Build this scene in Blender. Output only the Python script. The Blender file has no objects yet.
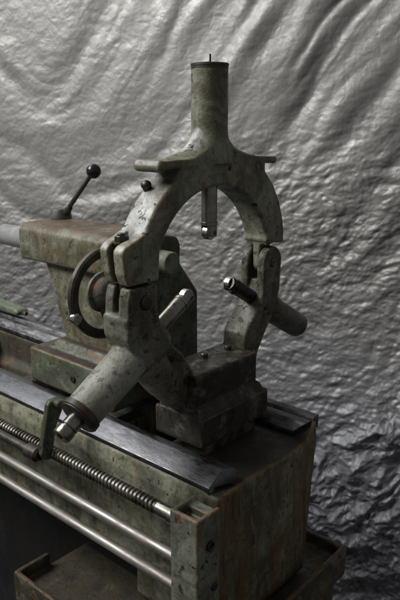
import bpy, bmesh, math, random
import numpy as np
from mathutils import Vector, Matrix
random.seed(7)
scene = bpy.context.scene
COL = scene.collection
V = Vector

# ------------------------------------------------------------------ node helpers
class NT:
    def __init__(s, name):
        s.m = bpy.data.materials.new(name); s.m.use_nodes = True
        s.t = s.m.node_tree; s.t.nodes.clear()
        s.out = s.n('ShaderNodeOutputMaterial'); s.p = s.n('ShaderNodeBsdfPrincipled')
        s.l(s.p.outputs[0], s.out.inputs[0])
        s.tc = s.n('ShaderNodeTexCoord').outputs['Object']
    def n(s, t, **k):
        o = s.t.nodes.new(t)
        for a, b in k.items(): setattr(o, a, b)
        return o
    def l(s, a, b): s.t.links.new(a, b)
    def put(s, sock, v):
        if isinstance(v, bpy.types.NodeSocket): s.l(v, sock)
        elif isinstance(v, (tuple, list)) and len(v) == 3 and sock.type == 'RGBA': sock.default_value = (*v, 1)
        else: sock.default_value = v
    def mapped(s, loc=(0, 0, 0), sc=(1, 1, 1), rot=(0, 0, 0)):
        m = s.n('ShaderNodeMapping'); s.l(s.tc, m.inputs[0])
        m.inputs[1].default_value = loc; m.inputs[2].default_value = rot; m.inputs[3].default_value = sc
        return m.outputs[0]
    def noise(s, scale, detail=6, rough=.6, vec=None, dist=0.):
        o = s.n('ShaderNodeTexNoise'); s.l(vec or s.tc, o.inputs['Vector'])
        o.inputs['Scale'].default_value = scale; o.inputs['Detail'].default_value = detail
        o.inputs['Roughness'].default_value = rough; o.inputs['Distortion'].default_value = dist
        return o.outputs[0]
    def ramp(s, v, a, b, lo=0., hi=1.):
        o = s.n('ShaderNodeMapRange'); o.interpolation_type = 'SMOOTHSTEP'
        s.put(o.inputs[0], v)
        for i, x in enumerate((a, b, lo, hi)): o.inputs[i + 1].default_value = x
        return o.outputs[0]
    def math(s, op, a, b=0.):
        o = s.n('ShaderNodeMath', operation=op); s.put(o.inputs[0], a); s.put(o.inputs[1], b); return o.outputs[0]
    def mix(s, f, a, b):
        o = s.n('ShaderNodeMix', data_type='RGBA'); s.put(o.inputs[0], f); s.put(o.inputs[6], a); s.put(o.inputs[7], b)
        return o.outputs[2]
    def bump(s, h, strength, dist, nrm=None):
        o = s.n('ShaderNodeBump'); s.put(o.inputs['Height'], h)
        o.inputs['Strength'].default_value = strength; o.inputs['Distance'].default_value = dist
        if nrm: s.l(nrm, o.inputs['Normal'])
        return o.outputs[0]
    def set(s, **k):
        for a, b in k.items(): s.put(s.p.inputs[a.replace('_', ' ')], b)
        return s.m

def paint(name, c1, c2, grime, chip, rust, grime_amt=.6, chip_thr=.62, rust_thr=.63, rough=.45, seed=0.,
          edge=None, edge_amt=.8, streak=0., ao=.75, scale=1., top=None, lit_side=None, zone=None, inner=None):
    t = NT(name); off = t.mapped((seed * 1.7, seed * 2.3, seed))
    col = t.mix(t.ramp(t.noise(7 * scale, 5, .6, off), .35, .65), c1, c2)
    if lit_side:  # bright lit side put into the colour, patchy, on faces turned front and up
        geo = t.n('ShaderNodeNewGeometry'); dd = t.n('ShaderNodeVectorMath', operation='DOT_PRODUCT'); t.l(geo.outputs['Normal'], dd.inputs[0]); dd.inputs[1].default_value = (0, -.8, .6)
        lit_mask = t.math('MULTIPLY', t.ramp(dd.outputs['Value'], .78, .9), t.ramp(t.noise(19, 7, .6, off), .22, .42)); col = t.mix(lit_mask, col, lit_side)
    fine = t.noise(150 * scale, 4, .7, off)
    col = t.mix(t.ramp(fine, .35, .75, 0, .35), col, grime)
    g = t.noise(13 * scale, 9, .66, t.mapped((seed + 3, 5, 1)), .6)
    col = t.mix(t.math('MULTIPLY', t.ramp(g, .38, .64), grime_amt), col, grime)
    sm = t.noise(1, 7, .65, t.mapped((seed, 2, seed), (38, 38, 9)), .5)
    col = t.mix(t.math('MULTIPLY', t.ramp(sm, .47, .62), grime_amt * .7), col, grime)
    lt = t.noise(34 * scale, 7, .65, t.mapped((seed, 9, 3)), .5)
    col = t.mix(t.ramp(lt, .50, .66, 0, .42), col, t.mix(.5, c2, (.42, .42, .38)))
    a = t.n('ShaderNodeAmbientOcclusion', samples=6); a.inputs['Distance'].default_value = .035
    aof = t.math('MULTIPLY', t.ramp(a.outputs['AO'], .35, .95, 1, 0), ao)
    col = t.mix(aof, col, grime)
    if zone:   # paint kept paler along one arm
        zo, zd, za, zb, zc = zone
        dv = t.n('ShaderNodeVectorMath', operation='SUBTRACT'); t.l(t.tc, dv.inputs[0]); dv.inputs[1].default_value = zo
        dd = t.n('ShaderNodeVectorMath', operation='DOT_PRODUCT'); t.l(dv.outputs[0], dd.inputs[0]); dd.inputs[1].default_value = zd
        zz_ = t.math('ADD', dd.outputs['Value'], t.math('MULTIPLY', t.math('SUBTRACT', t.noise(30, 6, .6, off), .5), .07))
        zmask = t.ramp(zz_, za, zb); col = t.mix(t.math('MULTIPLY', zmask, .85), col, t.mix(t.ramp(t.noise(11, 6, .6, off), .35, .65), zc, c2))
    if inner:  # darker from the front rail inwards, less on the end face
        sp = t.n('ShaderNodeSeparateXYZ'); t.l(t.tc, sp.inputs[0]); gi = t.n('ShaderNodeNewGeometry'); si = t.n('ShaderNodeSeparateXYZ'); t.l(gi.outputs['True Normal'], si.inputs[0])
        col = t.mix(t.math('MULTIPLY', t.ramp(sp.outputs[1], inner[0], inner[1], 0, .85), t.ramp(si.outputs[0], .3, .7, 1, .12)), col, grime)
    pt_ = t.noise(85 * scale, 6, .7, t.mapped((seed, 1, 7)), .4); col = t.mix(t.ramp(pt_, .54, .68, 0, .75), col, grime)
    cn = t.noise(66 * scale, 9, .6, t.mapped((seed * 3.1, 1, seed)), .3)
    cm = t.ramp(cn, chip_thr - .045, chip_thr - .015)
    if zone: cm = t.math('MULTIPLY', cm, t.math('SUBTRACT', 1., t.math('MULTIPLY', zmask, .55)))
    col = t.mix(cm, col, chip)
    rn = t.noise(17 * scale, 10, .7, t.mapped((2, seed * 2.9, seed)), .8)
    rm = t.ramp(rn, rust_thr - .085, rust_thr - .01)
    col = t.mix(t.math('MULTIPLY', rm, .85), col, rust)
    if streak:
        geo = t.n('ShaderNodeNewGeometry'); sx = t.n('ShaderNodeSeparateXYZ'); t.l(geo.outputs['True Normal'], sx.inputs[0])
        mx = t.ramp(sx.outputs[0], .4, .8)
        sn = t.noise(1, 8, .62, t.mapped((seed, 0, 0), (20, 26, 3.2)), .7)
        col = t.mix(t.math('MULTIPLY', t.math('MULTIPLY', t.ramp(sn, .36, .62), mx), streak), col, rust)
        sn2 = t.noise(1, 9, .7, t.mapped((seed, 4, 0), (40, 55, 7)), .9)
        col = t.mix(t.math('MULTIPLY', t.math('MULTIPLY', t.ramp(sn2, .5, .66), mx), .85), col, grime)
    if top:
        geo = t.n('ShaderNodeNewGeometry'); sx = t.n('ShaderNodeSeparateXYZ'); t.l(geo.outputs['True Normal'], sx.inputs[0])
        mx = t.math('MULTIPLY', t.ramp(sx.outputs[2], .6, .9), t.ramp(t.noise(22, 8, .6, off), .25, .5))
        col = t.mix(mx, col, t.mix(t.ramp(t.noise(30, 8, .7, off), .4, .65), top, grime))
    if edge:
        geo = t.n('ShaderNodeNewGeometry')
        e = t.math('MULTIPLY', t.ramp(geo.outputs['Pointiness'], .508, .535), t.ramp(t.noise(28, 6, .6, off), .4, .58))
        col = t.mix(t.math('MULTIPLY', e, edge_amt), col, edge)
    h = t.math('ADD', t.math('MULTIPLY', fine, .35), t.math('SUBTRACT', t.noise(26, 4, .5, off), t.math('MULTIPLY', cm, .5)))
    r = t.ramp(t.noise(30, 6, .6, off), .3, .7, rough - .13, rough + .2)
    return t.set(Base_Color=col, Roughness=r, Normal=t.bump(h, .7, .0035), Specular_IOR_Level=.45)

def steel(name, c, dark, rough=.3, amt=.5, metal=1., seed=0., stretch=(1, 1, 1), rust=None, rust_thr=.62, scratch=0.):
    t = NT(name); off = t.mapped((seed, seed, 0), stretch)
    n = t.noise(24, 8, .65, off, .4)
    col = t.mix(t.math('MULTIPLY', t.ramp(n, .42, .68), amt), c, dark)
    if scratch:
        sc_ = t.noise(1, 5, .7, t.mapped((seed, 0, 0), (4, 420, 420))); col = t.mix(t.math('MULTIPLY', t.ramp(sc_, .5, .7), scratch), col, dark)
    if rust: col = t.mix(t.ramp(t.noise(33, 9, .7, off, .5), rust_thr, rust_thr + .08, 0, .8), col, rust)
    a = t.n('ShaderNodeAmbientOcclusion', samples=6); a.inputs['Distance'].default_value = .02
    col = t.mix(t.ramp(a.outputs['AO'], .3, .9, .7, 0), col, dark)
    r = t.ramp(t.noise(40, 7, .65, off), .3, .7, rough - .1, rough + .17)
    return t.set(Base_Color=col, Metallic=metal, Roughness=r, Normal=t.bump(t.noise(120, 5, .6, off), .12, .002))

GRIME = (.016, .015, .012)
RUST = (.12, .052, .018)
ORANGE = (.26, .095, .025)
M = {}
M['frame'] = paint('grey_green_cast_paint', (.255, .27, .185), (.35, .362, .29), (.075, .064, .04), (.06, .058, .05), (.14, .08, .03), .75, .66, .675, .42, 1, (.24, .15, .06), .85, lit_side=(.60, .61, .60))
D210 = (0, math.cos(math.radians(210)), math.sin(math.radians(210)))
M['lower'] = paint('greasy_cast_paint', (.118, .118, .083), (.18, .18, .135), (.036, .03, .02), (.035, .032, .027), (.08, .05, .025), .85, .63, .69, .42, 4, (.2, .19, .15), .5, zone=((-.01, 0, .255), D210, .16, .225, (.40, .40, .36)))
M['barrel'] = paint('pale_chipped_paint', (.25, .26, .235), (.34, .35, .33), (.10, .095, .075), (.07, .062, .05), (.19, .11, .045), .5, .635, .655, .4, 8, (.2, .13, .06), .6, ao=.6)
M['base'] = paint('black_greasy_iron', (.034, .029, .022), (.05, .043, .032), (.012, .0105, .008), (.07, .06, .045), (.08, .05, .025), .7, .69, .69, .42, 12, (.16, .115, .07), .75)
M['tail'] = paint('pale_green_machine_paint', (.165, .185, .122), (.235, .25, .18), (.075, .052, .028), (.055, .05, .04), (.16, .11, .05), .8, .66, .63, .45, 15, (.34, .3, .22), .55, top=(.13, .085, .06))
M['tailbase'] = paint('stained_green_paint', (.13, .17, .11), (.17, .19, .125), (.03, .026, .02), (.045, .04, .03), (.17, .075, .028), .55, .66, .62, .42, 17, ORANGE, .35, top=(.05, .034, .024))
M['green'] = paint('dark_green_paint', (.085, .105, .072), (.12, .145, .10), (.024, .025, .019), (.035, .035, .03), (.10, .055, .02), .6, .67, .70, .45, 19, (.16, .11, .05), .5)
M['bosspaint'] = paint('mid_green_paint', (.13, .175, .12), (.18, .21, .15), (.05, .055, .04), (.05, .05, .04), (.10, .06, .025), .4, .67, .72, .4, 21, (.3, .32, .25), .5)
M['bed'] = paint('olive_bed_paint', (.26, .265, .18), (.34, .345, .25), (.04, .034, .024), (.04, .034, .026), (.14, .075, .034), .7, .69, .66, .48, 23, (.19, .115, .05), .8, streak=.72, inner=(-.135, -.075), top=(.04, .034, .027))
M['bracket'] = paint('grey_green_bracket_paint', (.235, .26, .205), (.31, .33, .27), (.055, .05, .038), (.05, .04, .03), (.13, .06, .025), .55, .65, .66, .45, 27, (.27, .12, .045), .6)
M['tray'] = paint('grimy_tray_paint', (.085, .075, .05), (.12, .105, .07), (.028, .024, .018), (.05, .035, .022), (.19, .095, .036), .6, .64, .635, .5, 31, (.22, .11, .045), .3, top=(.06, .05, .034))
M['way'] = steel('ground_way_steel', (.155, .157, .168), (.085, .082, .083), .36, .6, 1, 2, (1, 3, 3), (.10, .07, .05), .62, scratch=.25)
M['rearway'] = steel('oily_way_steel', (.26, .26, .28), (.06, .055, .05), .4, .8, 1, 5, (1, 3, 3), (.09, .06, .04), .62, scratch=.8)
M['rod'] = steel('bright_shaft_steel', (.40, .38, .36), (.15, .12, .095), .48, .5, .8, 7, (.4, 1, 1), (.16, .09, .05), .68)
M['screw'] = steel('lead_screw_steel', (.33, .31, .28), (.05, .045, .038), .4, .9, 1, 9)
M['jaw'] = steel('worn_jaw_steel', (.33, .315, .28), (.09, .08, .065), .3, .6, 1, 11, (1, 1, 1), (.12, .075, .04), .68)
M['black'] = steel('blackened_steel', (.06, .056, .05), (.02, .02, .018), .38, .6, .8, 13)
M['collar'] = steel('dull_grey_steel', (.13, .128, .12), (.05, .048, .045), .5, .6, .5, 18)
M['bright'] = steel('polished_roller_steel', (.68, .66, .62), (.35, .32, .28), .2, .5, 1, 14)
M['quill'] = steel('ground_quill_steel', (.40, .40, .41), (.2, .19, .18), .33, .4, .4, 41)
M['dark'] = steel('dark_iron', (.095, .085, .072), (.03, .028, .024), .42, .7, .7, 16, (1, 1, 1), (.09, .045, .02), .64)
M['rusty'] = paint('rusty_hub_iron', (.12, .125, .095), (.16, .165, .13), (.035, .03, .022), (.04, .036, .03), (.24, .085, .025), .6, .63, .665, .5, 35, (.2, .19, .14), .4)
t = NT('black_knob_plastic'); M['knob'] = t.set(Base_Color=t.mix(t.ramp(t.noise(60), .5, .7, 0, .5), (.012, .012, .013), (.04, .04, .04)), Roughness=t.ramp(t.noise(40), .3, .7, .2, .38))
t = NT('void_black'); M['void'] = t.set(Base_Color=t.mix(t.noise(40), (.008, .007, .006), (.018, .015, .012)), Roughness=.7)
t = NT('oily_dark_floor')
fc = t.mix(t.ramp(t.noise(5, 8, .65), .4, .65), (.007, .007, .007), (.02, .017, .014))
fc = t.mix(t.ramp(t.noise(13, 8, .7), .6, .7, 0, .8), fc, (.045, .022, .01))
M['floor'] = t.set(Base_Color=fc, Roughness=t.ramp(t.noise(9), .3, .7, .4, .8), Normal=t.bump(t.noise(30, 8, .7), .5, .01))

# ------------------------------------------------------------------ mesh helpers
class MB:
    def __init__(s): s.bm = bmesh.new()
    def _merge(s, b):
        me = bpy.data.meshes.new('tmp'); b.to_mesh(me); b.free(); s.bm.from_mesh(me); bpy.data.meshes.remove(me); return s
    def hull_prism(s, poly, a0, a1, axis='x', bev=0., seg=2):
        b = bmesh.new()
        def P(u, v, w):
            return {'x': (w, u, v), 'y': (u, w, v), 'z': (u, v, w)}[axis]
        lo = [b.verts.new(P(u, v, a0)) for u, v in poly]; hi = [b.verts.new(P(u, v, a1)) for u, v in poly]
        n = len(poly)
        b.faces.new(lo); b.faces.new(hi[::-1])
        for i in range(n): b.faces.new((lo[i], hi[i], hi[(i + 1) % n], lo[(i + 1) % n]))
        bmesh.ops.recalc_face_normals(b, faces=b.faces)
        if bev:
            es = [e for e in b.edges if e.calc_face_angle(0) > .5]
            bmesh.ops.bevel(b, geom=es, offset=bev, segments=seg, profile=.5, affect='EDGES', clamp_overlap=True)
        return s._merge(b)
    def box(s, x0, x1, y0, y1, z0, z1, bev=.002, seg=2):
        return s.hull_prism([(y0, z0), (y1, z0), (y1, z1), (y0, z1)], x0, x1, 'x', bev, seg)
    def hexa(s, bot, top, bev=.002):
        """bot/top: 4 points each, same winding"""
        b = bmesh.new(); B = [b.verts.new(p) for p in bot]; T = [b.verts.new(p) for p in top]
        b.faces.new(B); b.faces.new(T[::-1])
        for i in range(4): b.faces.new((B[i], T[i], T[(i + 1) % 4], B[(i + 1) % 4]))
        bmesh.ops.recalc_face_normals(b, faces=b.faces)
        if bev: bmesh.ops.bevel(b, geom=list(b.edges), offset=bev, segments=2, profile=.5, affect='EDGES')
        return s._merge(b)
    def lathe(s, p0, p1, prof, seg=40):
        """prof: (t along p0->p1 in metres, radius)"""
        p0 = V(p0); d = (V(p1) - p0).normalized()
        q = d.to_track_quat('Z', 'Y'); b = bmesh.new(); rings = []
        for tt, r in prof:
            if r < 1e-6: rings.append([b.verts.new(p0 + d * tt)])
            else: rings.append([b.verts.new(p0 + d * tt + q @ V((math.cos(2 * math.pi * k / seg) * r, math.sin(2 * math.pi * k / seg) * r, 0))) for k in range(seg)])
        for A, B in zip(rings, rings[1:]):
            for k in range(seg):
                k2 = (k + 1) % seg
                if len(A) == 1 and len(B) == 1: continue
                if len(A) == 1: b.faces.new((A[0], B[k2], B[k]))
                elif len(B) == 1: b.faces.new((A[k], A[k2], B[0]))
                else: b.faces.new((A[k], A[k2], B[k2], B[k]))
        for R in (rings[0], rings[-1]):
            if len(R) > 1: b.faces.new(R)
        bmesh.ops.recalc_face_normals(b, faces=b.faces)
        return s._merge(b)
    def cyl(s, p0, p1, r0, r1=None, ch=.0012, seg=40):
        r1 = r0 if r1 is None else r1; L = (V(p1) - V(p0)).length
        ch = min(ch, L * .3, r0 * .4, r1 * .4)
        return s.lathe(p0, p1, [(0, r0 - ch), (ch, r0), (L - ch, r1), (L, r1 - ch)], seg)
    def hexnut(s, p0, p1, r): return s.lathe(p0, p1, [(0, r * .92), (.001, r), ((V(p1) - V(p0)).length - .001, r), ((V(p1) - V(p0)).length, r * .9)], 6)
    def ball(s, c, r, sc=(1, 1, 1)):
        b = bmesh.new(); bmesh.ops.create_uvsphere(b, u_segments=28, v_segments=18, radius=r, matrix=Matrix.Translation(c) @ Matrix.Diagonal((*sc, 1)))
        return s._merge(b)
    def annulus(s, c, ri, ro, x0, x1, seg=72, a0=0, a1=2 * math.pi, bev=.002):
        full = abs(a1 - a0 - 2 * math.pi) < 1e-6
        b = bmesh.new(); rows = []
        prof = [(ri + bev, x0), (ro - bev, x0), (ro, x0 + bev), (ro, x1 - bev), (ro - bev, x1), (ri + bev, x1), (ri, x1 - bev), (ri, x0 + bev)]
        for k in range(seg if full else seg + 1):
            a = a0 + (a1 - a0) * k / seg
            rows.append([b.verts.new((x, c[0] + math.cos(a) * r, c[1] + math.sin(a) * r)) for r, x in prof])
        n = len(prof)
        for k in range(len(rows) if full else len(rows) - 1):
            A = rows[k]; B = rows[(k + 1) % len(rows)]
            for i in range(n): b.faces.new((A[i], B[i], B[(i + 1) % n], A[(i + 1) % n]))
        if not full: b.faces.new(rows[0]); b.faces.new(rows[-1][::-1])
        bmesh.ops.recalc_face_normals(b, faces=b.faces)
        return s._merge(b)
    def build(s, name, mat, parent=None, remesh=0., smooth=0, angle=35):
        me = bpy.data.meshes.new(name)
        org = V(parent_world(parent)) if parent else V((0, 0, 0))
        s.bm.to_mesh(me); s.bm.free()
        o = bpy.data.objects.new(name, me); COL.objects.link(o)
        if remesh:
            r = o.modifiers.new('r', 'REMESH'); r.mode = 'VOXEL'; r.voxel_size = remesh; r.use_smooth_shade = True
            if smooth:
                sm = o.modifiers.new('s', 'SMOOTH'); sm.iterations = smooth; sm.factor = .5
            dg = bpy.context.evaluated_depsgraph_get(); dg.update()
            m2 = bpy.data.meshes.new_from_object(o.evaluated_get(dg)); o.modifiers.clear(); o.data = m2
            bpy.data.meshes.remove(me); me = m2; me.name = name
        me.transform(Matrix.Translation(-org))
        me.materials.clear(); me.materials.append(mat)
        me.polygons.foreach_set('use_smooth', [True] * len(me.polygons))
        if not remesh: me.set_sharp_from_angle(angle=math.radians(angle))
        me.update(); o.parent = parent
        return o

def parent_world(o):
    p = V((0, 0, 0))
    while o: p += o.location; o = o.parent
    return p
def thing(name, loc, label, cat, group=None):
    o = bpy.data.objects.new(name, None); COL.objects.link(o); o.location = loc; o.empty_display_size = .05
    o['label'] = label; o['category'] = cat
    if group: o['group'] = group
    return o
def arc(cy, cz, r, a0, a1, n):
    return [(cy + r * math.cos(math.radians(a0 + (a1 - a0) * i / n)), cz + r * math.sin(math.radians(a0 + (a1 - a0) * i / n))) for i in range(n + 1)]

# ------------------------------------------------------------------ camera (lathe spindle axis = X, ring centre = origin)
F = 659.; pitch = math.atan(180 / F); yaw = math.radians(41.3)
CAM = V((.6531, -.7647, .2277))
cam = bpy.data.cameras.new('camera'); co = bpy.data.objects.new('camera', cam); COL.objects.link(co)
co.location = CAM; co.rotation_euler = (math.pi / 2 - pitch, 0, yaw)
cam.sensor_fit = 'VERTICAL'; cam.sensor_height = 36; cam.lens = 36 * F / 600; cam.clip_start = .02; cam.clip_end = 50
cam.dof.use_dof = True; cam.dof.focus_distance = 1.0; cam.dof.aperture_fstop = 10
scene.camera = co
RT = V((math.cos(yaw), math.sin(yaw), 0)); FH = V((-math.sin(yaw), math.cos(yaw), 0))

# ------------------------------------------------------------------ steady rest
C = (-.008, 0.); RI, RO = .133, .172; XT = .025
st = thing('steady_rest', (.01, 0, -.255), 'grey green iron ring with three roller jaws, standing upright across the lathe bed', 'steady rest')
def ring_dir(deg): return V((0, math.cos(math.radians(deg)), math.sin(math.radians(deg))))

m = MB()
m.annulus(C, RI, RO, -XT, XT, 96, math.radians(11), math.radians(168), .004)
# crown: post flowing into the two side wings
for hx in [.0245 - .0016 * i for i in range(14)]:
    ys = math.sqrt(.0272 ** 2 - hx ** 2) - .0006; rz = .036 + (.0245 - hx) * .5; ry = rz * 1.75
    crown = [(-.085, .15), (-.1, .172)] + [(-ys - ry + ry * math.cos(math.radians(a_)), .1765 + rz + rz * math.sin(math.radians(a_))) for a_ in range(-80, 1, 8)] + [(0, .24)] \
        + [(ys + ry - ry * math.cos(math.radians(a_)), .1765 + rz + rz * math.sin(math.radians(a_))) for a_ in range(0, -81, -8)] + [(.1, .172), (.085, .15)]
    m.hull_prism(crown, -hx, hx, 'x', .001)
m.cyl((0, 0, .15), (0, 0, .304), .0275, .0272, .002)
m.lathe((0, 0, .165), (0, 0, .3), [(0, .034), (.02, .031), (.035, .0285), (.05, .0275)])
# wings with rolled ends
m.hull_prism([(-.124, .163), (-.05, .163), (-.05, .1765), (-.124, .1745)], -.026, .027, 'x', .003)
m.cyl((-.026, -.125, .1675), (.027, -.125, .1675), .0085, ch=.004)
m.hull_prism([(.138, .161), (.05, .165), (.05, .1765), (.138, .171)], -.022, .022, 'x', .003)
m.cyl((-.022, .14, .1655), (.022, .14, .1655), .0065, ch=.003)
m.hull_prism([(-.11, .12), (-.05, .15), (-.05, .172), (-.086, .17)], -.0245, .0245, 'x', .003)
m.hull_prism([(.112, .11), (.05, .15), (.05, .17), (.112, .166)], -.0225, .0235, 'x', .003)
# clamp lug, left: two tines with a slot between
lug = [(-.135, .0135), (-.192, .0135), (-.199, .03), (-.2015, .061), (-.196, .0675), (-.176, .074), (-.158, .082), (-.13, .10)]
m.hull_prism(lug, .0045, .0255, 'x', .0025)
lug2 = [(-.135, .0135), (-.188, .0135), (-.195, .03), (-.199, .061), (-.194, .068), (-.176, .075), (-.158, .084), (-.13, .10)]
m.hull_prism(lug2, -.0255, -.0085, 'x', .0025)
m.hull_prism([(-.135, .0135), (-.163, .0135), (-.17, .066), (-.155, .083), (-.13, .1)], -.02, .02, 'x', .003)
# hinge tongue, right
m.box(-.0075, .0075, .122, .155, -.012, .05, .003)
m.cyl((-.0075, .1385, -.008), (.0075, .1385, -.008), .0165, ch=.002)
m.hull_prism([(.118, .031), (.168, .025), (.1685, .045), (.163, .07), (.152, .098), (.134, .126), (.11, .15), (.08, .165), (.1, .11), (.118, .07)], -.0255, .0255, 'x', .004)
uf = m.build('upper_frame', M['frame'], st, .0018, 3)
uf['label'] = 'chipped grey green upper half ring with post'
m = MB(); m.lathe((0, 0, .2985), (0, 0, .31), [(0, .0272), (.004, .0272), (.0045, .0279), (.0072, .0279), (.0082, .0268), (.0084, 0)])
m.build('post_cap', M['dark'], st)
m = MB(); m.cyl((0, .001, .304), (0, .001, .3195), .0014, ch=.0004, seg=12); m.build('pin', M['dark'], st)
m = MB(); m.ball((-.016, -.117, .1405), .0085, (1, .8, .8)); m.cyl((-.016, -.108, .12), (-.016, -.118, .142), .006); m.build('bolt_head', M['dark'], st)
m = MB(); m.cyl((.022, .018, .158), (.0262, .018, .158), .0036, ch=.001, seg=16); m.build('grub_screw', M['black'], st)

# lower half ring
m = MB()
inner = arc(C[0], C[1], RI, 186, 233, 12)
left = [(-.135, .0105), (-.2, .0105), (-.2065, -.005), (-.206, -.045), (-.196, -.075), (-.17, -.105), (-.135, -.138), (-.105, -.17), (-.085, -.195), (-.07, -.215), (-.05, -.215), (-.06, -.15), (-.074, -.132)]
# full-thickness body of the left limb (slot kept open by splitting front and back cheeks)
body = [(-.14, .0105), (-.166, .0105), (-.168, -.022), (-.198, -.03), (-.197, -.06), (-.19, -.075), (-.17, -.103), (-.135, -.138), (-.105, -.17), (-.085, -.195), (-.07, -.215), (-.05, -.215), (-.06, -.15)] + inner[::-1]
m.hull_prism(body, -.026, .026, 'x', .004)
m.hull_prism([(-.14, .0105), (-.191, .0105), (-.195, -.005), (-.197, -.05), (-.185, -.08), (-.155, -.08), (-.14, -.03)], .0055, .0265, 'x', .0025)
m.hull_prism([(-.14, .0105), (-.187, .0105), (-.1915, -.005), (-.195, -.05), (-.185, -.08), (-.155, -.08), (-.14, -.03)], -.0255, -.0085, 'x', .0025)
# right limb
rin = arc(C[0], C[1], RI, -14, -52, 9)
rbody = [(.165, -.036), (.163, -.058), (.152, -.092), (.122, -.128), (.103, -.158), (.094, -.2), (.05, -.2), (.062, -.15), (.066, -.118)] + rin[::-1]
m.hull_prism(rbody, -.024, .024, 'x', .004)
tine = arc(.1385, -.004, .0265, 0, 180, 14) + [(.112, -.06), (.162, -.06)]
m.hull_prism(tine, .009, .025, 'x', .004)
m.hull_prism(tine, -.025, -.009, 'x', .004)
# barrels' root swellings
for deg, r0 in ((210, .036), (-30, .028)):
    d = ring_dir(deg); o = V((0, 0, 0))
    m.lathe(o + d * .135, o + d * .2, [(0, r0 * .72), (.012, r0 * .95), (.035, r0), (.06, r0 * .93)], 36)
d = ring_dir(210); m.lathe(d * .15, d * .4, [(0, .027), (.03, .0305), (.06, .0294), (.1475, .0268), (.15, .0255)], 56)
m.ball((0, -.158, -.082), .034, (.9, 1, 1))
path = [(-.165, -.07, .03), (-.142, -.105, .0305), (-.115, -.140, .0295), (-.088, -.168, .0275), (-.068, -.186, .025)]
for (ya, za, ra), (yb, zb, rb) in zip(path, path[1:]):
    m.cyl((.002, ya, za), (.002, yb, zb), ra, rb); m.ball((.002, yb, zb), rb)
lf = m.build('lower_frame', M['lower'], st, .0018, 3)
lf['label'] = 'dark greasy lower half ring with pale barrel'
# barrels
for deg, prof, lab in ((-30, [(0, .022), (.03, .0235), (.10, .0232), (.147, .023), (.1535, .018), (.155, 0)], 'dark mottled barrel pointing to the tarp'),):
    d = ring_dir(deg); m = MB(); m.lathe(d * .15, d * .4, prof, 48)
    ob = m.build('barrel', M['barrel'] if deg == 210 else M['lower'], st); ob['label'] = lab
d = ring_dir(210)
m = MB(); m.lathe(d * .298, d * .4, [(0, .027), (.001, .0292), (.009, .0297), (.010, .028), (.0115, .028), (.0125, .0265), (.0128, .012)], 48); m.build('barrel_collar', M['dark'], st)
m = MB(); m.lathe(d * .305, d * .4, [(0, .0125), (.022, .0125), (.0225, .0108), (.0245, .0108), (.025, .0132), (.036, .0132), (.038, .0118), (.038, .006), (.035, .006), (.035, 0)], 32); m.build('adjusting_screw', M['jaw'], st)
# jaws
for deg, mat in ((90, 'jaw'), (210, 'jaw'), (-30, 'black')):
    d = ring_dir(deg); sd = V((0, -d.z, d.y)); R = .0122
    jr = thing_part = None
    m = MB(); m.lathe(d * .145, V((0, 0, 0)), [(0, R), (.067, R), (.0675, R + .0009), (.072, R + .0009), (.073, R)], 32)
    # cheeks of the fork
    for sx in (-1, 1):
        prof = []
        n = 10
        pts = [(math.sin(a) * R, math.cos(a) * R) for a in [(-62 + 124 * i / n) * math.pi / 180 for i in range(n + 1)]]  # (along sd, along x)
        b = bmesh.new()
        lo = [b.verts.new(d * .073 + sd * u + V((sx * w, 0, 0))) for u, w in pts]
        hi = [b.verts.new(d * .0555 + sd * u * .93 + V((sx * w, 0, 0))) for u, w in pts]
        b.faces.new(lo); b.faces.new(hi)
        for i in range(len(pts)):
            j = (i + 1) % len(pts); b.faces.new((lo[i], lo[j], hi[j], hi[i]))
        bmesh.ops.recalc_face_normals(b, faces=b.faces); m._merge(b)
    j = m.build('jaw', M[mat], st)
    j['label'] = {90: 'steel jaw hanging from the top', 210: 'steel jaw at the lower left', -30: 'blackened jaw at the lower right'}[deg]
    c = d * .0615
    m = MB(); m.cyl(c + V((-.0053, 0, 0)), c + V((.0053, 0, 0)), .0118, ch=.001); m.build('roller', M['bright'], j)
    m = MB(); m.cyl(c + V((-.0125, 0, 0)), c + V((.0128, 0, 0)), .003, ch=.0004, seg=16); m.build('roller_pin', M['dark'], j)
# swing bolt in the slot
m = MB(); m.cyl((-.002, -.178, -.04), (-.002, -.178, .082), .0055, ch=.001, seg=24); m.ball((-.002, -.178, -.04), .009)
sb = m.build('swing_bolt', M['dark'], st)
m = MB(); m.lathe((-.002, -.178, .067), (-.002, -.178, .1), [(0, .0115), (.003, .012), (.0035, .0105)], 32); m.hexnut((-.002, -.178, .069), (-.002, -.178, .079), .0098); m.build('nut', M['dark'], sb)
m = MB(); m.lathe((.025, -.163, -.0125), (.05, -.163, -.0125), [(0, .0105), (.0035, .0105), (.0055, .008), (.0058, 0)], 32); m.build('pivot_pin', M['dark'], st)
m = MB(); m.lathe((-.027, .1385, -.005), (.05, .1385, -.005), [(0, .008), (.0535, .008), (.0545, .006), (.0546, 0)], 24); m.build('hinge_pin', M['lower'], st)
m = MB(); m.cyl((.024, -.114, -.107), (.0285, -.114, -.107), .0048, ch=.001, seg=20); m.build('grub_screw', M['black'], st)
m = MB(); m.cyl((.022, .12, -.082), (.0255, .12, -.082), .003, ch=.0008, seg=16); m.build('grub_screw', M['black'], st)
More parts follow.
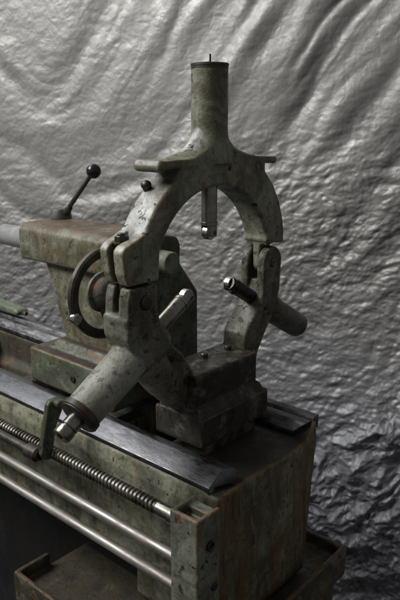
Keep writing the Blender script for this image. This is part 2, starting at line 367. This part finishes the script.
# base
m = MB()
m.box(-.04, .06, -.085, .085, -.2545, -.207, .003)
m.hexa([(-.034, -.083, -.209), (.056, -.083, -.209), (.056, .081, -.209), (-.034, .081, -.209)],
       [(-.03, -.08, -.194), (.049, -.08, -.194), (.049, .074, -.194), (-.03, .074, -.194)], .002)
m.box(-.028, .045, -.079, .072, -.2, -.141, .004)
m.hull_prism([(-.083, -.2), (-.083, -.165), (-.07, -.15), (-.07, -.2)], -.02, .043, 'x', .003)
b = m.build('base', M['base'], st, .002, 1); b['label'] = 'black greasy stepped base block'
for x, y in ((.0, -.011), (.005, .043)):
    m = MB(); m.lathe((x, y, -.143), (x, y, 0), [(0, .0085), (.002, .0085), (.003, .006), (.009, .006), (.0105, .0045), (.0105, 0)], 20); m.build('base_screw', M['dark'], st)
m = MB(); m.box(-.005, .045, -.06, .07, -.305, -.2575, .003); m.build('clamp_plate', M['base'], st)

# ------------------------------------------------------------------ lathe bed
bed = thing('lathe_bed', (-.4, 0, -.53), 'long olive lathe bed with bright ways, threaded lead screw and two polished feed rods', 'lathe bed')
XL = -1.75
m = MB()
front = [(-.15, -.465), (-.15, -.300), (-.142, -.276), (-.062, -.276), (-.062, -.34), (-.085, -.36), (-.085, -.465)]
m.hull_prism(front, XL, .118, 'x', .004)
rear = [(.07, -.465), (.07, -.36), (.085, -.34), (.085, -.279), (.13, -.279), (.12, -.465)]
m.hull_prism(rear, XL, .118, 'x', .004)
m.hull_prism([(-.10, -.465), (-.10, -.375), (.08, -.375), (.08, -.465)], XL, .1, 'x', 0)
for x in (-1.4, -1.1, -.8, -.5, -.2): m.box(x, x + .035, -.08, .09, -.4, -.3, .004)
# closed end of the casting
m.hexa([(-.03, -.146, -.52), (.143, -.146, -.52), (.143, .088, -.52), (-.03, .088, -.52)],
       [(-.03, -.142, -.279), (.14, -.142, -.279), (.14, .118, -.279), (-.03, .118, -.279)], .004)
m.hexa([(.1, .085, -.285), (.138, .076, -.285), (.138, .119, -.285), (.1, .119, -.285)],
       [(.118, .118, -.256), (.136, .116, -.256), (.136, .12, -.256), (.118, .122, -.256)], .001)
bc = m.build('bed_casting', M['bed'], bed, .003, 3)
m = MB(); m.box(-.19, .09, -.112, .085, -.53, -.455, .004); m.build('bed_foot', M['void'], bed)
m = MB(); m.box(XL, -.23, .10, .12, -1.19, -.46, .002); o = m.build('added_dark_panel', M['floor'], bed)  # dark sheet added to blacken the view under the bed
bc['label'] = 'olive casting, rust streaked at its end'
def way(prof, end_shift, mat, label):
    """prof (y, z); end_shift(y, z) gives the X of the near end"""
    b = bmesh.new(); n = len(prof)
    lo = [b.verts.new((XL, y, z)) for y, z in prof]; hi = [b.verts.new((end_shift(y, z), y, z)) for y, z in prof]
    b.faces.new(lo); b.faces.new(hi)
    for i in range(n): b.faces.new((lo[i], hi[i], hi[(i + 1) % n], lo[(i + 1) % n]))
    bmesh.ops.recalc_face_normals(b, faces=b.faces)
    bmesh.ops.bevel(b, geom=[e for e in b.edges if e.calc_face_angle(0) > .3], offset=.0012, segments=2, profile=.5, affect='EDGES')
    m = MB(); m._merge(b); o = m.build('way', mat, bed); o['label'] = label
way([(-.094, -.2745), (-.094, -.2545), (-.107, -.2545), (-.1405, -.2705), (-.1405, -.2815), (-.128, -.2865), (-.128, -.2745)], lambda y, z: .118 + (.013 if y > -.1 else 0) + (z + .2545) * -.2, M['way'], 'bright prismatic front way')
way([(.084, -.277), (.084, -.268), (.1, -.2555), (.114, -.2555), (.117, -.261), (.12, -.261), (.124, -.2525), (.138, -.2525), (.138, -.277)], lambda y, z: .112 if y < .1 else .128, M['rearway'], 'dark oily rear way')
# end bracket, hollow on top
m = MB(); x0, x1, y0, y1 = .113, .163, -.212, -.1635; zt = -.2705; w = .007
m.box(x0, x1, y0, y1, -.47, -.288, .003)
m.box(x0, x1, y0, y0 + w, -.292, zt, .002); m.box(x0, x0 + w, y0, y1, -.292, zt, .002); m.box(x1 - w, x1, y0, y1, -.292, zt, .002)
m.box(x0, x1, y1 - .018, y1, -.292, zt - .006, .002)
m.cyl((x0 + .004, -.19, -.3625), (x1 + .001, -.19, -.3625), .0235, ch=.002); m.cyl((x0 + .004, -.19, -.4095), (x1 + .001, -.19, -.4095), .0235, ch=.002)
m.cyl((x0 - .004, -.19, -.298), (x0 + .004, -.19, -.298), .015, ch=.001)
br = m.build('end_bracket', M['bracket'], bed, .0022, 2); br['label'] = 'grey green hollow bracket with rusty rim'
m = MB(); m.annulus((-.187, -.317), .0035, .0075, .1625, .1665, 28, bev=.001); m.build('oil_port', M['dark'], br)
for (y, z) in ((-.178, -.385),):
    m = MB(); m.lathe((.1628, y, z), (.2, y, z), [(0, .0065), (.0025, .0065), (.0035, .005), (.0036, 0)], 6); m.build('bolt_head', M['dark'], br)
# lead screw with a real helical thread
def screw(xa, xb, y, z, r, depth, pitch_, seg=28, per=10):
    b = bmesh.new(); n = int((xb - xa) / pitch_ * per); rows = []
    for i in range(n + 1):
        x = xa + (xb - xa) * i / n; row = []
        for k in range(seg):
            a = 2 * math.pi * k / seg; ph = ((x / pitch_) - k / seg) % 1.
            h = min(1, max(0, (.5 - abs(ph - .5)) * 5 - .85)); row.append(b.verts.new((x, y + math.cos(a) * (r - depth * (1 - h)), z + math.sin(a) * (r - depth * (1 - h)))))
        rows.append(row)
    for A, B in zip(rows, rows[1:]):
        for k in range(seg): b.faces.new((A[k], A[(k + 1) % seg], B[(k + 1) % seg], B[k]))
    bmesh.ops.recalc_face_normals(b, faces=b.faces); m = MB(); m._merge(b); return m
m = screw(-.95, .072, -.19, -.298, .0105, .0026, .0078)
ls = m.build('lead_screw', M['screw'], bed, angle=60)
m = MB(); m.lathe((.07, -.19, -.298), (.2, -.19, -.298), [(0, .0098), (.001, .0108), (.026, .0108), (.027, .0125), (.036, .0125), (.037, .0115), (.045, .0115)], 32)
m.build('screw_sleeve', M['jaw'], ls)
m = MB(); m.cyl((XL, -.19, -.3625), (.118, -.19, -.3625), .0078); o = m.build('feed_rod', M['rod'], bed); o['label'] = 'upper bright feed rod'
m = MB(); m.cyl((XL, -.19, -.4095), (.118, -.19, -.4095), .0078); o = m.build('feed_rod', M['rod'], bed); o['label'] = 'lower bright feed rod'

# dark control shaft with its upright lever plate
cs = thing('control_shaft', (-.2, -.212, -.3), 'thin dark shaft in front of the lead screw, ending in a green upright lever plate', 'control lever')
m = MB(); m.cyl((-1.3, -.216, -.2935), (-.185, -.216, -.2935), .0075); m.build('shaft', M['dark'], cs)
m = MB(); m.lathe((-.206, -.216, -.2935), (-.1, -.216, -.2935), [(0, .0085), (.004, .0125), (.03, .0125), (.034, .009), (.034, .005), (.031, .004), (.031, 0)], 28); m.build('end_boss', M['dark'], cs)
m = MB()
m.hull_prism([(-.219, -.290), (-.212, -.302), (-.200, -.304), (-.194, -.285), (-.186, -.25), (-.172, -.226), (-.170, -.208), (-.176, -.203), (-.194, -.203), (-.2, -.21), (-.21, -.25)], -.175, -.163, 'x', .003)
m.hull_prism([(-.19, -.204), (-.172, -.204), (-.172, -.222), (-.19, -.214)], -.17, -.152, 'x', .003)
m.build('lever_plate', M['green'], cs, .002, 2)

# ------------------------------------------------------------------ pedestal tray
pt = thing('chip_tray', (0, -.05, -1.2), 'grimy olive tray with orange rusty rim under the near end of the bed', 'chip tray')
m = MB(); X0, X1, Y0, Y1 = -.206, .182, -.262, .168
m.box(X0, X1, Y0, Y1, -.56, -.527, .004)
for a in ((X0, X1, Y0, Y0 + .009), (X0, X1, Y1 - .009, Y1), (X0, X0 + .009, Y0, -.192), (X1 - .009, X1, Y0, Y1)): m.box(*a, -.54, -.5, .003)
m.build('tray', M['tray'], pt, .003, 2)
m = MB(); m.hexa([(X0 + .03, Y0 + .03, -1.2), (X1 - .03, Y0 + .03, -1.2), (X1 - .03, Y1 - .03, -1.2), (X0 + .03, Y1 - .03, -1.2)],
                 [(X0 + .012, Y0 + .012, -.556), (X1 - .012, Y0 + .012, -.556), (X1 - .012, Y1 - .012, -.556), (X0 + .012, Y1 - .012, -.556)], .006); m.build('pedestal', M['tray'], pt)

# ------------------------------------------------------------------ tailstock
ts = thing('tailstock', (-.27, 0, -.25), 'pale green tailstock with brown stained top, standing behind the ring on the bed', 'tailstock')
AZ = -.005
m = MB()
m.hull_prism([(-.062, -.027), (.046, -.03), (.046, .036), (.038, .043), (-.05, .041), (-.062, .03)], -.425, -.165, 'x', .005)
m.cyl((-.43, 0, AZ), (-.42, 0, AZ), .03, ch=.003)
m.hexa([(-.31, -.046, -.19), (-.165, -.046, -.19), (-.165, .06, -.19), (-.31, .06, -.19)],
       [(-.372, -.044, -.025), (-.165, -.044, -.025), (-.165, .042, -.025), (-.372, .042, -.025)], .006)
tb = m.build('body', M['tail'], ts, .003, 4)
m = MB()
m.box(-.372, -.135, -.09, .095, -.2535, -.186, .004)
m.hexa([(-.35, -.07, -.188), (-.14, -.07, -.188), (-.14, .08, -.188), (-.35, .08, -.188)], [(-.325, -.056, -.168), (-.15, -.056, -.168), (-.15, .07, -.168), (-.325, .07, -.168)], .004)
tbb = m.build('base', M['tailbase'], ts, .0025, 3); tbb['label'] = 'dark brown topped base with green front face'
m = MB(); m.cyl((-.241, -.0885, -.218), (-.241, -.0925, -.218), .007, ch=.0015, seg=24); m.build('clamp_hole', M['void'], tbb)
m = MB(); m.lathe((-.26, 0, AZ), (-.7, 0, AZ), [(0, .022), (.306, .022), (.309, .0205), (.31, .013), (.29, .009), (.29, 0)], 48); m.build('quill', M['quill'], ts)
m = MB()
m.hull_prism([(-.05, .04), (.03, .04), (.055, .034), (.063, .018), (.060, -.012), (.107, -.072), (.108, -.205), (-.055, -.205)], -.14, -.117, 'x', .004)
m.build('end_plate', M['green'], ts, .0025, 3)
m = MB(); m.lathe((-.12, 0, .001), (0, 0, .001), [(0, .0215), (.004, .0195), (.039, .0188), (.041, .0175), (.041, 0)], 40); m.build('screw_boss', M['bosspaint'], ts)
m = MB(); m.box(-.168, -.135, -.06, .04, -.15, .03, .003); m.build('end_spacer', M['green'], ts)
# hand wheel
WC = (-.081, -.045)
m = MB(); m.annulus(WC, .0605, .0765, -.158, -.145, 80, bev=.003)
hw = m.build('handwheel', M['dark'], ts)
m = MB(); m.lathe((-.166, *WC), (0, *WC), [(0, .028), (.004, .034), (.009, .034), (.012, .028), (.022, .024), (.026, .019), (.03, .012), (.03, 0)], 36)
for k in range(2):
    a = math.radians(-78 + 75 * k); d = V((0, math.cos(a), math.sin(a))); s2 = V((0, -d.z, d.y)); c0 = V((-.152, *WC))
    p = [c0 + d * .018 + s2 * .02, c0 + d * .018 - s2 * .02, c0 + d * .061 - s2 * .014, c0 + d * .061 + s2 * .014]
    m.hexa([q + V((-.004, 0, 0)) for q in p], [q + V((.004, 0, 0)) for q in p], .002)
m.build('hub', M['rusty'], hw)
m = MB(); m.lathe((-.150, -.1525, -.0725), (0, -.1525, -.0725), [(0, .0075), (.0055, .0075), (.006, .0095), (.010, .0095), (.0118, .0075), (.012, 0)], 24); m.build('wheel_handle', M['bright'], hw)
# clamp lever
LX, LY = -.40, .022
m = MB(); m.lathe((LX, LY, .04), (LX, LY, .2), [(0, .017), (.003, .021), (.017, .0195), (.0215, .017), (.022, 0)], 36)
lv = m.build('clamp_lever', M['collar'], ts)
m = MB(); m.cyl((LX + .012, LY, .052), (-.2955, LY, .138), .0048, .0038, seg=16); m.cyl((LX + .015, LY, .054), (LX + .03, LY, .0665), .0075, .006, seg=20); m.build('lever_arm', M['dark'], lv)
m = MB(); m.ball((-.2955, LY, .138), .0135); m.build('ball_knob', M['knob'], lv)

# green arm behind, at the left edge
gc = thing('carriage_arm', (-.85, .15, -.252), 'small green tapered arm with bolted tip over the rear way at left edge', 'carriage arm')
m = MB(); m.hull_prism([(-1.15, -.2505), (-.735, -.246), (-.728, -.240), (-.735, -.231), (-1.15, -.205)], .118, .152, 'y', .004); m.build('arm', M['bosspaint'], gc, .003, 2)
m = MB(); m.hexnut((-.728, .135, -.239), (-.714, .135, -.239), .006); m.build('bolt', M['dark'], gc)

# ------------------------------------------------------------------ tarp
def perlin(x, y, seed):
    rs = np.random.RandomState(seed); perm = rs.permutation(512); perm = np.concatenate([perm, perm])
    ang = rs.rand(512) * 2 * np.pi; gx, gy = np.cos(ang), np.sin(ang)
    xi = np.floor(x).astype(int); yi = np.floor(y).astype(int); xf = x - xi; yf = y - yi
    f = lambda t: t * t * t * (t * (t * 6 - 15) + 10)
    u, v = f(xf), f(yf)
    def g(i, j):
        h = perm[(perm[(xi + i) & 511] + yi + j) & 511]; return gx[h] * (xf - i) + gy[h] * (yf - j)
    a = g(0, 0) * (1 - u) + g(1, 0) * u; b = g(0, 1) * (1 - u) + g(1, 1) * u
    return (a * (1 - v) + b * v) * 1.5
TA = math.radians(20); T = V((math.cos(TA), math.sin(TA), 0)); N = V((math.sin(TA), -math.cos(TA), 0))
P0 = CAM + FH * 1.85; P0.z = 0
W0, W1, H0, H1 = -1.35, 1.15, -1.22, 1.15; step = .0027
nu, nv = int((W1 - W0) / step), int((H1 - H0) / step)
U, Z = np.meshgrid(np.linspace(W0, W1, nu), np.linspace(H0, H1, nv))
sst = lambda a, b, x: (lambda q: q * q * (3 - 2 * q))(np.clip((x - a) / (b - a), 0, 1))
# swag folds: hang low left of the middle, climb steeply to the right
wx = U + .085 * perlin(U * 1.7, Z * 1.7, 1) + .03 * perlin(U * 4.3, Z * 4.3, 71) + .006 * perlin(U * 9, Z * 9, 2); wz = Z + .085 * perlin(U * 1.7, Z * 1.7, 3) + .03 * perlin(U * 4.3, Z * 4.3, 72) + .006 * perlin(U * 9, Z * 9, 4)
du = wx + .36
rt_ = np.sqrt(du ** 2 + .2 ** 2)
sag = 1.05 * (rt_ - .2) + .32 * du
phi = (wz - sag) / np.sqrt(1 + (1.05 * du / rt_ + .32) ** 2)
up = sst(-.30, .18, Z)
fm = np.clip(.62 + 1.1 * perlin(U * 2.6, Z * 2.6, 73), .12, 1.3); fm2 = np.clip(.5 + 1.6 * perlin(U * 3.7, Z * 3.7, 74), 0, 1.5)
h = up * (.020 * perlin(phi * 4.6, wx * .9, 5) + .010 * fm * perlin(phi * 9, wx * 2.4, 6) + .006 * fm2 * np.abs(perlin(phi * 17, wx * 3, 7)) + sst(-.2, .35, U) * .0022 * fm2 * perlin(phi * 30, wx * 5, 8)) * (.55 + .45 * sst(-.35, .3, U))
# single drape folds: a crease with a soft crest beside it, (u, z) polylines in the plane of the sheet, amplitude, width
FOLDS = [([(.64, .85), (.435, .523), (.332, .371), (.211, .177)], .013, .016), ([(.75, .7), (.532, .387), (.357, .129), (.15, -.19)], .022, .042),
         ([(.46, .85), (.275, .534), (.152, .364), (.015, .149)], .015, .03), ([(.34, .85), (.136, .472), (-.015, .254), (-.185, .061), (-.422, 0), (-.591, .139), (-.697, .198), (-1.1, .45)], .015, .032),
         ([(.8, .5), (.551, .157), (.418, -.048), (.255, -.339)], .016, .036), ([(.55, .8), (.372, .527), (.269, .385), (.2, .28)], .009, .013),
         ([(-.05, .85), (-.231, .566), (-.437, .312), (-.586, .198)], .012, .034), ([(-1, .62), (-.676, .401), (-.475, .256)], .013, .03),
         ([(.14, .8), (0, .551), (-.147, .334), (-.276, .228)], .011, .026), ([(-.4, -.1), (-.608, -.061), (-.715, .013), (-1, .2)], .012, .03),
         ([(.8, .3), (.522, -.093), (.378, -.268), (.276, -.517)], .012, .03), ([(.3, .31), (.198, .151), (.045, -.07), (0, -.15)], .012, .026)]
fu = U + .02 * perlin(U * 5, Z * 5, 81) + .007 * perlin(U * 14, Z * 14, 82); fz = Z + .02 * perlin(U * 5, Z * 5, 83) + .007 * perlin(U * 14, Z * 14, 84)
for pts, am, wd in FOLDS:
    best = np.full(U.shape, 9.); side = np.zeros(U.shape); tt = np.zeros(U.shape); ns = len(pts) - 1
    for i in range(ns):
        (ax, az), (bx, bz) = pts[i], pts[i + 1]; L = math.hypot(bx - ax, bz - az); ex, ez = (bx - ax) / L, (bz - az) / L
        al = np.clip((fu - ax) * ex + (fz - az) * ez, 0, L); rx, rz_ = fu - ax - al * ex, fz - az - al * ez
        dd = np.hypot(rx, rz_); k = dd < best
        best = np.where(k, dd, best); side = np.where(k, dd * np.sign(rx * ez - rz_ * ex), side); tt = np.where(k, (i + al / L) / ns, tt)
    env = sst(0, .12, tt) * sst(1, .55, tt) * (1 + .6 * perlin(U * 6, Z * 6, 85))
    w2 = wd * (.75 + .5 * tt)
    h += .36 * am * env * (np.exp(-((side + 1.25 * w2) / (1.3 * w2)) ** 2) - 1.0 * np.exp(-(side / (.8 * w2)) ** 2) + .5 * np.exp(-((side - 1.6 * w2) / (1.2 * w2)) ** 2))
# crumples, slanting a little up to the right
q1 = U * .96 + Z * .28; q2 = -U * .28 + Z * .96
q1 = q1 + .03 * perlin(U * 7, Z * 7, 9); q2 = q2 + .03 * perlin(U * 7, Z * 7, 10)
cr = np.zeros_like(U)
for i, (fx, fy, a) in enumerate(((5, 9, .005), (11, 19, .0018), (21, 40, .0014), (40, 78, .0018), (75, 130, .0016))):
    cr += a * (1 - 2.2 * np.abs(perlin(q1 * fx, q2 * fy, 20 + i)))
# sharp flat-sided creases: triangle waves in many directions, each fading in and out
rs = np.random.RandomState(11)
for i in range(60):
    an = rs.normal(1.8, .5); f = math.exp(rs.uniform(math.log(14), math.log(85)))
    q = (U * math.cos(an) + Z * math.sin(an)) * f + rs.rand() * 9 + (.9 * perlin(U * f * .28, Z * f * .28, 200 + i) + .25 * perlin(U * f * .8, Z * f * .8, 400 + i))
    tri = np.abs((q % 1) * 2 - 1)
    cr += (.17 / f) * (np.abs(tri) ** .8 - .5) * np.clip(-.12 + 1.7 * perlin(U * f * .22 + 5, Z * f * .22, 300 + i), 0, 1)
amt = .17 + .83 * sst(.26, -.15, Z - .2 * np.clip(U, -.5, .5))
amt = amt * (.75 + .5 * perlin(U * 1.5, Z * 1.5, 40))
h += .44 * cr * np.clip(amt, .08, 2)
# low loose layer on the right lies out toward the lathe
edge = -.66 + .75 * (U - .3) + .04 * perlin(U * 5, Z * 0 + 2, 41)
low = sst(.10, -.16, Z - edge) * sst(.02, .25, U)
big = .03 * perlin(U * 4.5, Z * 6, 42)
r1, r2 = U * .8 + Z * .6 + .03 * perlin(U * 6, Z * 6, 46), -U * .6 + Z * .8 + .03 * perlin(U * 6, Z * 6, 47)
for i, (fx, a_) in enumerate(((6, .024), (12, .015), (25, .0075), (50, .0035), (95, .0015))): big += a_ * (1 - 2 * np.abs(perlin(r1 * fx, r2 * fx * 1.5, 60 + i)))
h += low * .72 * big
h += .08 * sst(-.3, -.9, Z) + .5 * sst(-1.0, -1.25, Z) ** 2
co_ = np.empty((nv * nu, 3)); hh = h.ravel(); uu = U.ravel(); zz = Z.ravel()
for k in range(3): co_[:, k] = P0[k] + T[k] * uu + N[k] * hh + (zz if k == 2 else 0)
idx = np.arange(nu * nv).reshape(nv, nu)
quads = np.stack([idx[:-1, :-1], idx[:-1, 1:], idx[1:, 1:], idx[1:, :-1]], -1).reshape(-1, 4)
me = bpy.data.meshes.new('tarp'); me.vertices.add(len(co_)); me.vertices.foreach_set('co', co_.ravel())
me.loops.add(quads.size); me.loops.foreach_set('vertex_index', quads.ravel().astype(np.int32))
me.polygons.add(len(quads)); me.polygons.foreach_set('loop_start', np.arange(0, quads.size, 4, dtype=np.int32)); me.polygons.foreach_set('loop_total', np.full(len(quads), 4, np.int32))
me.update(calc_edges=True); me.polygons.foreach_set('use_smooth', [True] * len(quads))
tarp = bpy.data.objects.new('tarp', me); COL.objects.link(tarp)
tarp['label'] = 'crumpled silver tarpaulin hanging in diagonal folds behind the lathe'; tarp['category'] = 'tarp'
t = NT('silver_tarp')
v = t.n('ShaderNodeTexVoronoi', feature='DISTANCE_TO_EDGE'); vm = t.mapped((0, 0, 0), (1, 1, 1)); 
wn = t.n('ShaderNodeTexNoise'); t.l(t.tc, wn.inputs[0]); wn.inputs['Scale'].default_value = 22; wn.inputs['Detail'].default_value = 4
va = t.n('ShaderNodeVectorMath', operation='MULTIPLY_ADD'); t.l(wn.outputs['Color'], va.inputs[0]); va.inputs[1].default_value = (.05, .05, .05); t.l(t.tc, va.inputs[2])
t.l(va.outputs[0], v.inputs['Vector']); v.inputs['Scale'].default_value = 34
b1 = t.bump(t.ramp(v.outputs['Distance'], 0, .35), .16, .003)
b2 = t.bump(t.noise(150, 6, .65, None, .4), .2, .003, b1)
tcx = t.mix(t.ramp(t.noise(4, 6, .6), .35, .65), (.25, .246, .239), (.312, .307, .298))
tcx = t.mix(t.ramp(t.noise(55, 8, .7), .45, .75, 0, .4), tcx, (.19, .19, .192))
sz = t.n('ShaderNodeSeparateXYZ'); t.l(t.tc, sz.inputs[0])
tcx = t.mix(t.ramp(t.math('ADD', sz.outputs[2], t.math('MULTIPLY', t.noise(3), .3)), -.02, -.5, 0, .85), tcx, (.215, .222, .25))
M['tarp'] = t.set(Base_Color=tcx, Metallic=.3, Roughness=t.ramp(t.noise(26, 7, .6), .3, .7, .42, .6), Normal=b2)
me.materials.append(M['tarp'])

# floor
m = MB(); b = bmesh.new(); bmesh.ops.create_grid(b, x_segments=60, y_segments=60, size=4)
for vtx in b.verts: vtx.co.z = -1.2 + random.uniform(-.002, .002)
m._merge(b); fl = m.build('floor', M['floor']); fl['kind'] = 'structure'

# ------------------------------------------------------------------ light: soft, from a high window on the left, plus one lamp added for the tarp
def area(name, loc, target, sx, sy, power, col):
    l = bpy.data.lights.new(name, 'AREA'); l.shape = 'RECTANGLE'; l.size = sx; l.size_y = sy; l.energy = power; l.color = col
    o = bpy.data.objects.new(name, l); COL.objects.link(o); o.location = loc
    o.rotation_euler = (V(target) - V(loc)).to_track_quat('-Z', 'Y').to_euler(); return o
area('key_light', (-1.4, -1.45, 1.7), (-.55, .35, .38), 1.2, 1.0, 31, (1, .985, .955)).data.spread = math.radians(115)
area('window_light', (-2.3, -.5, 2.3), (-.2, -.1, -.2), 1.0, 1.2, 11, (.92, .96, 1))
area('added_tarp_light', (-1.35, .05, 1.5), (-.85, .62, .35), .7, .5, 4.5, (1, .99, .97))  # unseen lamp added to brighten the upper left of the tarp
w = bpy.data.worlds.new('World'); scene.world = w; w.use_nodes = True
bg = w.node_tree.nodes['Background']; bg.inputs[0].default_value = (1, .985, .96, 1); bg.inputs[1].default_value = .13

scene.view_settings.view_transform = 'Standard'; scene.view_settings.look = 'None'
scene.view_settings.exposure = 0; scene.view_settings.gamma = 1
scene.cycles.max_bounces = 6; scene.cycles.use_denoising = True
